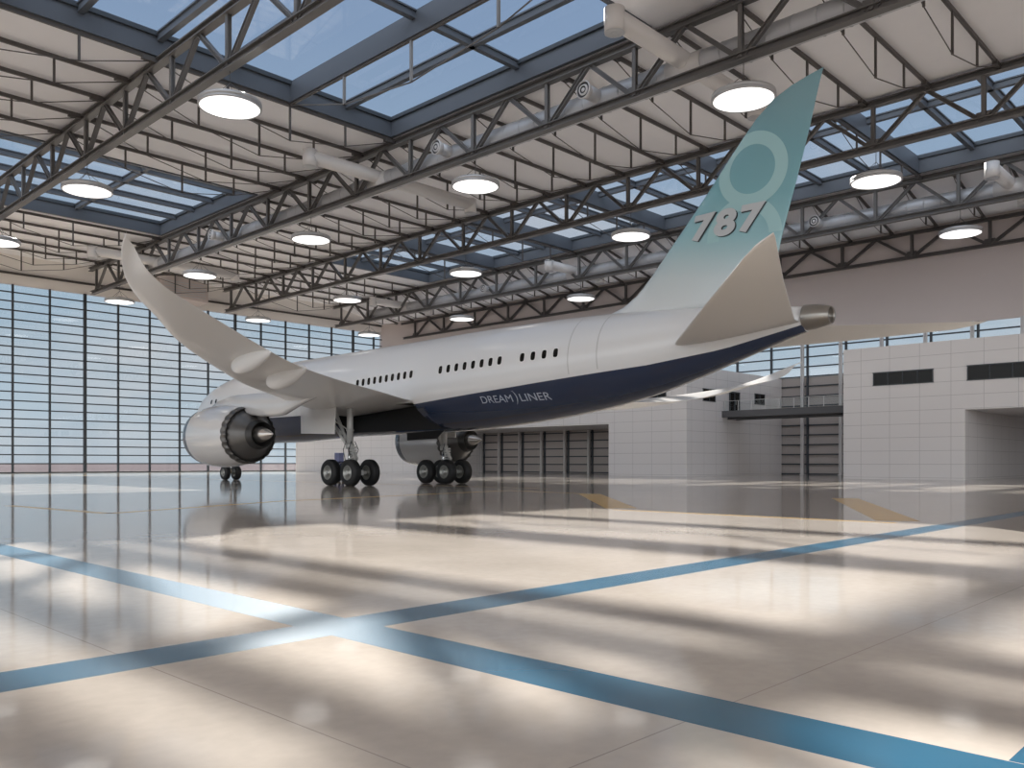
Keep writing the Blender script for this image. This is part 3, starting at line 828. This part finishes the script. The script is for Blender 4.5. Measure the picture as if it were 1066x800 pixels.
# landing gear
def wheel_mb(x, y, z, r, w, sgn):
    t = MB().lathe([(-w*.5, r*.56), (-w*.5, r*.78), (-w*.44, r*.92), (-w*.3, r*.99), (0, r), (w*.3, r*.99), (w*.44, r*.92), (w*.5, r*.78), (w*.5, r*.56), (w*.3, r*.54), (-w*.3, r*.54), (-w*.5, r*.56)], (x, y, z), 'x', 36)
    for gz in (-.2, 0, .2):
        t.lathe([(w*gz - .012, r*1.003), (w*gz + .012, r*1.003)], (x, y, z), 'x', 36)
    h = MB()
    for s in (-1, 1):
        h.lathe([(s*w*.44, r*.56), (s*w*.5, r*.52), (s*w*.46, r*.46), (s*w*.3, r*.4), (s*w*.28, r*.26), (s*w*.44, r*.2), (s*w*.5, r*.12), (s*w*.5, .005)], (x, y, z), 'x', 24)
    for k in range(10):
        a_ = 2*math.pi*k/10
        for s in (-1, 1): h.tube((x + s*w*.28, y + r*.33*math.cos(a_), z + r*.33*math.sin(a_)), (x + s*w*.36, y + r*.33*math.cos(a_), z + r*.33*math.sin(a_)), .03, n=6)
    return t, h
def main_gear(sgn):
    gx, gy = CX + sgn*3.67, 41.4; r = .775; b_ = .99; g = .66
    M = lambda p: (gx + sgn*p[0]*-1*-1, gy + p[1], p[2])     # p[0] outboard positive
    strut = MB()
    strut.tube(M((0,0,2.3)), M((0,0,5.1)), .19, n=20); strut.tube(M((0,0,2.15)), M((0,0,2.45)), .25, n=20); strut.tube(M((0,0,3.2)), M((0,0,3.3)), .23, n=20)
    ob = strut.build('main_gear', M_GEAR, plane)
    MB().tube(M((0,0,.95)), M((0,0,2.3)), .13, n=16).build('oleo_piston', M_CHROME, ob)
    MB().beam(M((0,-1.15,.775)), M((0,1.15,.775)), .26, .3).tube(M((0,0,.7)), M((0,0,1.15)), .2, n=14).build('bogie_beam', M_GEAR, ob)
    for yy in (b_, -b_): MB().tube(M((-.95,yy,r)), M((.95,yy,r)), .1, n=12).build('axle', M_GEAR, ob)
    MB().tube(M((.02,.1,2.35)), M((.1,1.7,4.9)), .1, n=10).tube(M((.25,.1,2.45)), M((.45,1.0,3.6)), .08, n=10).tube(M((.45,1.0,3.6)), M((.5,1.3,4.9)), .07, n=10).tube(M((0,.5,2.9)), M((.45,1.0,3.6)), .06, n=8).build('drag_brace', M_GEAR, ob)
    MB().beam(M((0,-.2,2.2)), M((0,-.62,1.6)), .22, .08).beam(M((0,-.62,1.6)), M((0,-.15,.98)), .22, .08).build('torque_link', M_GEAR, ob)
    v = MB()
    for k in range(5): v.box(gx-.24, gx+.24, gy-.36, gy-.2, 1.55 + k*.16, 1.66 + k*.16)
    v.build('valve_block', M_GEAR, ob)
    for dx, dy in ((.22, .1), (-.16, -.25), (.12, -.3)):
        pts = [M((dx, dy, 2.6)), M((dx + .22*(1 if dx > 0 else -1), dy - .05, 2.1)), M((dx + .05, dy, 1.5)), M((dx, dy*.6, 1.0))]
        MB().path(pts, .025, 6).build('hose', M_HOSE, ob)
    for yy in (b_, -b_):
        for s in (-1, 1):
            tm, hm = wheel_mb(gx + s*g, gy + yy, r, r, .52, s)
            tm.build('tyre', M_RUBBER, ob); hm.build('wheel_hub', M_HUB, ob)
    # doors
    dx = gx + sgn*1.05
    MB().prism([(41.45, 3.0), (44.9, 3.12), (44.95, 4.98), (41.3, 4.98)], 'x', dx - .04, dx + .04).build('gear_door', M_WINGGREY, ob)
    MB().tube((dx, 42.0, 4.0), (gx, 41.4, 3.2), .04, n=8).tube((dx, 43.5, 4.4), (gx + sgn*.15, 42.6, 4.1), .04, n=8).build('door_link', M_GEAR, ob)
    return ob
main_gear(-1); main_gear(1)
# belly door hanging open
MB().add([(32.3, 39.7, 3.12), (32.3, 36.4, 3.2), (32.0, 36.7, 2.72), (32.0, 39.3, 2.66), (32.36, 39.7, 3.12), (32.36, 36.4, 3.2), (32.06, 36.7, 2.72), (32.06, 39.3, 2.66)],
         [(0,1,2,3),(7,6,5,4),(0,4,5,1),(1,5,6,2),(2,6,7,3),(3,7,4,0)]).build('belly_door', M_BLACK, plane)
# nose gear
ng = MB().tube((CX, 62.5, 1.4), (CX, 62.5, 3.4), .13, n=16).build('nose_gear', M_GEAR, plane)
MB().tube((CX, 62.5, .5), (CX, 62.5, 1.45), .09, n=14).build('oleo_piston', M_CHROME, ng)
MB().tube((CX - .55, 62.5, .56), (CX + .55, 62.5, .56), .07, n=12).build('axle', M_GEAR, ng)
MB().tube((CX, 62.5, 1.6), (CX, 64.2, 3.3), .07, n=10).build('drag_brace', M_GEAR, ng)
for s in (-1, 1):
    tm, hm = wheel_mb(CX + s*.46, 62.5, .56, .56, .42, s)
    tm.build('tyre', M_RUBBER, ng); hm.build('wheel_hub', M_HUB, ng)
    MB().prism([(63.2, 2.2), (65.0, 2.3), (65.0, 3.4), (63.2, 3.4)], 'x', CX + s*.62 - .03, CX + s*.62 + .03).build('gear_door', M_WHITE, ng)

# blue service cart behind the left main wheels
t = thing('service_cart', (35.0, 50.6, 0), 'small blue service cart standing behind the left main wheels', 'cart')
MB().box(34.8, 35.28, 50.3, 50.9, .25, 1.45).build('cart_body', M_CARTNAVY, t)
MB().box(34.84, 35.24, 50.33, 50.87, 1.45, 2.05).build('cart_box', M_CARTLAV, t)
MB().path([(34.82, 50.3, 1.2), (34.8, 50.1, 1.35), (35.28, 50.1, 1.35), (35.26, 50.3, 1.2)], .02, 6).build('handle', M_HUB, t)
for sx in (34.88, 35.2):
    for sy in (50.4, 50.8): MB().lathe([(-.04, .01), (-.04, .12), (.04, .12), (.04, .01)], (sx, sy, .125), 'x', 16).build('caster', M_RUBBER, t)
    
# ------------------------------------------------------------------ world, sun, camera
SKY_FILL = 2.1  # strength of the added sky glow
wd = bpy.data.worlds.new('World'); SC.world = wd; wd.use_nodes = True; nt = wd.node_tree
bg = nt.nodes['Background']
tc = nt.nodes.new('ShaderNodeTexCoord'); sp = nt.nodes.new('ShaderNodeSeparateXYZ'); nt.links.new(tc.outputs['Generated'], sp.inputs[0])
cr = nt.nodes.new('ShaderNodeValToRGB'); nt.links.new(sp.outputs['Z'], cr.inputs[0])
e = cr.color_ramp.elements; e[0].position = 0; e[0].color = srgb(190, 201, 210); e[1].position = 1; e[1].color = srgb(130, 151, 180)
for p, c_ in ((.06, (186, 200, 210)), (.2, (174, 194, 210)), (.45, (143, 164, 190))):
    x = e.new(p); x.color = srgb(*c_)
# clouds: noise on the direction flattened towards the horizon
zz = math_node(nt, 'ADD', math_node(nt, 'MAXIMUM', sp.outputs['Z'], 0), .32)
cb = nt.nodes.new('ShaderNodeCombineXYZ')
nt.links.new(math_node(nt, 'DIVIDE', sp.outputs['X'], zz), cb.inputs[0]); nt.links.new(math_node(nt, 'DIVIDE', sp.outputs['Y'], zz), cb.inputs[1])
no = nt.nodes.new('ShaderNodeTexNoise'); no.inputs['Scale'].default_value = 1.5; no.inputs['Detail'].default_value = 8; no.inputs['Roughness'].default_value = .55
nt.links.new(cb.outputs[0], no.inputs['Vector'])
mr = nt.nodes.new('ShaderNodeMapRange'); nt.links.new(no.outputs['Fac'], mr.inputs['Value'])
mr.inputs['From Min'].default_value = .46; mr.inputs['From Max'].default_value = .74
mx = nt.nodes.new('ShaderNodeMix'); mx.data_type = 'RGBA'; nt.links.new(mr.outputs[0], mx.inputs['Factor'])
nt.links.new(cr.outputs[0], mx.inputs['A']); mx.inputs['B'].default_value = srgb(216, 215, 216)
# added glow in the unseen sky behind and left of camera, fills the hangar
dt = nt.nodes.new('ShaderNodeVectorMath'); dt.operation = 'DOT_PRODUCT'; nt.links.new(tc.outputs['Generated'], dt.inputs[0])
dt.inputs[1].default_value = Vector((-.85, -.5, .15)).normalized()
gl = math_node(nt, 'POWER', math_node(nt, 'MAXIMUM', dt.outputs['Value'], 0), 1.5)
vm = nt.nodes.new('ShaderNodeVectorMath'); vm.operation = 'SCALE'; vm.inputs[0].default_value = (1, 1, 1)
nt.links.new(math_node(nt, 'MULTIPLY', gl, SKY_FILL), vm.inputs['Scale'])
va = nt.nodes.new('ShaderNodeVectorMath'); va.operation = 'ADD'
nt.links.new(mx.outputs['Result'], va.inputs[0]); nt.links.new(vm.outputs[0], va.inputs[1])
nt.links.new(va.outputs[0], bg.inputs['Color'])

sd = Vector((-.783, -1.32, -1)).normalized()
sl = bpy.data.lights.new('sun', 'SUN'); sl.energy = 12.5; sl.angle = R(.65); sl.color = (1, .9, .77)
so = bpy.data.objects.new('sun', sl); COL.objects.link(so); so.rotation_euler = sd.to_track_quat('-Z', 'Y').to_euler(); so.location = (90, 160, 90)

cam = bpy.data.cameras.new('camera'); co = bpy.data.objects.new('camera', cam); COL.objects.link(co)
cam.sensor_width = 36; cam.lens = 36*887/1066; cam.shift_y = 82/1066; cam.clip_end = 3000; cam.clip_start = .05
co.location = (0, 0, H); co.rotation_euler = (R(90), 0, -R(46.17))
SC.camera = co
SC.view_settings.view_transform = 'Standard'; SC.view_settings.look = 'None'; SC.view_settings.gamma = 1; SC.view_settings.exposure = 0
SC.view_settings.use_curve_mapping = False
cy = SC.cycles
cy.use_denoising = True
cy.max_bounces = 10; cy.diffuse_bounces = 6; cy.glossy_bounces = 5; cy.transparent_max_bounces = 16
cy.sample_clamp_indirect = 6
cy.caustics_reflective = False; cy.caustics_refractive = False
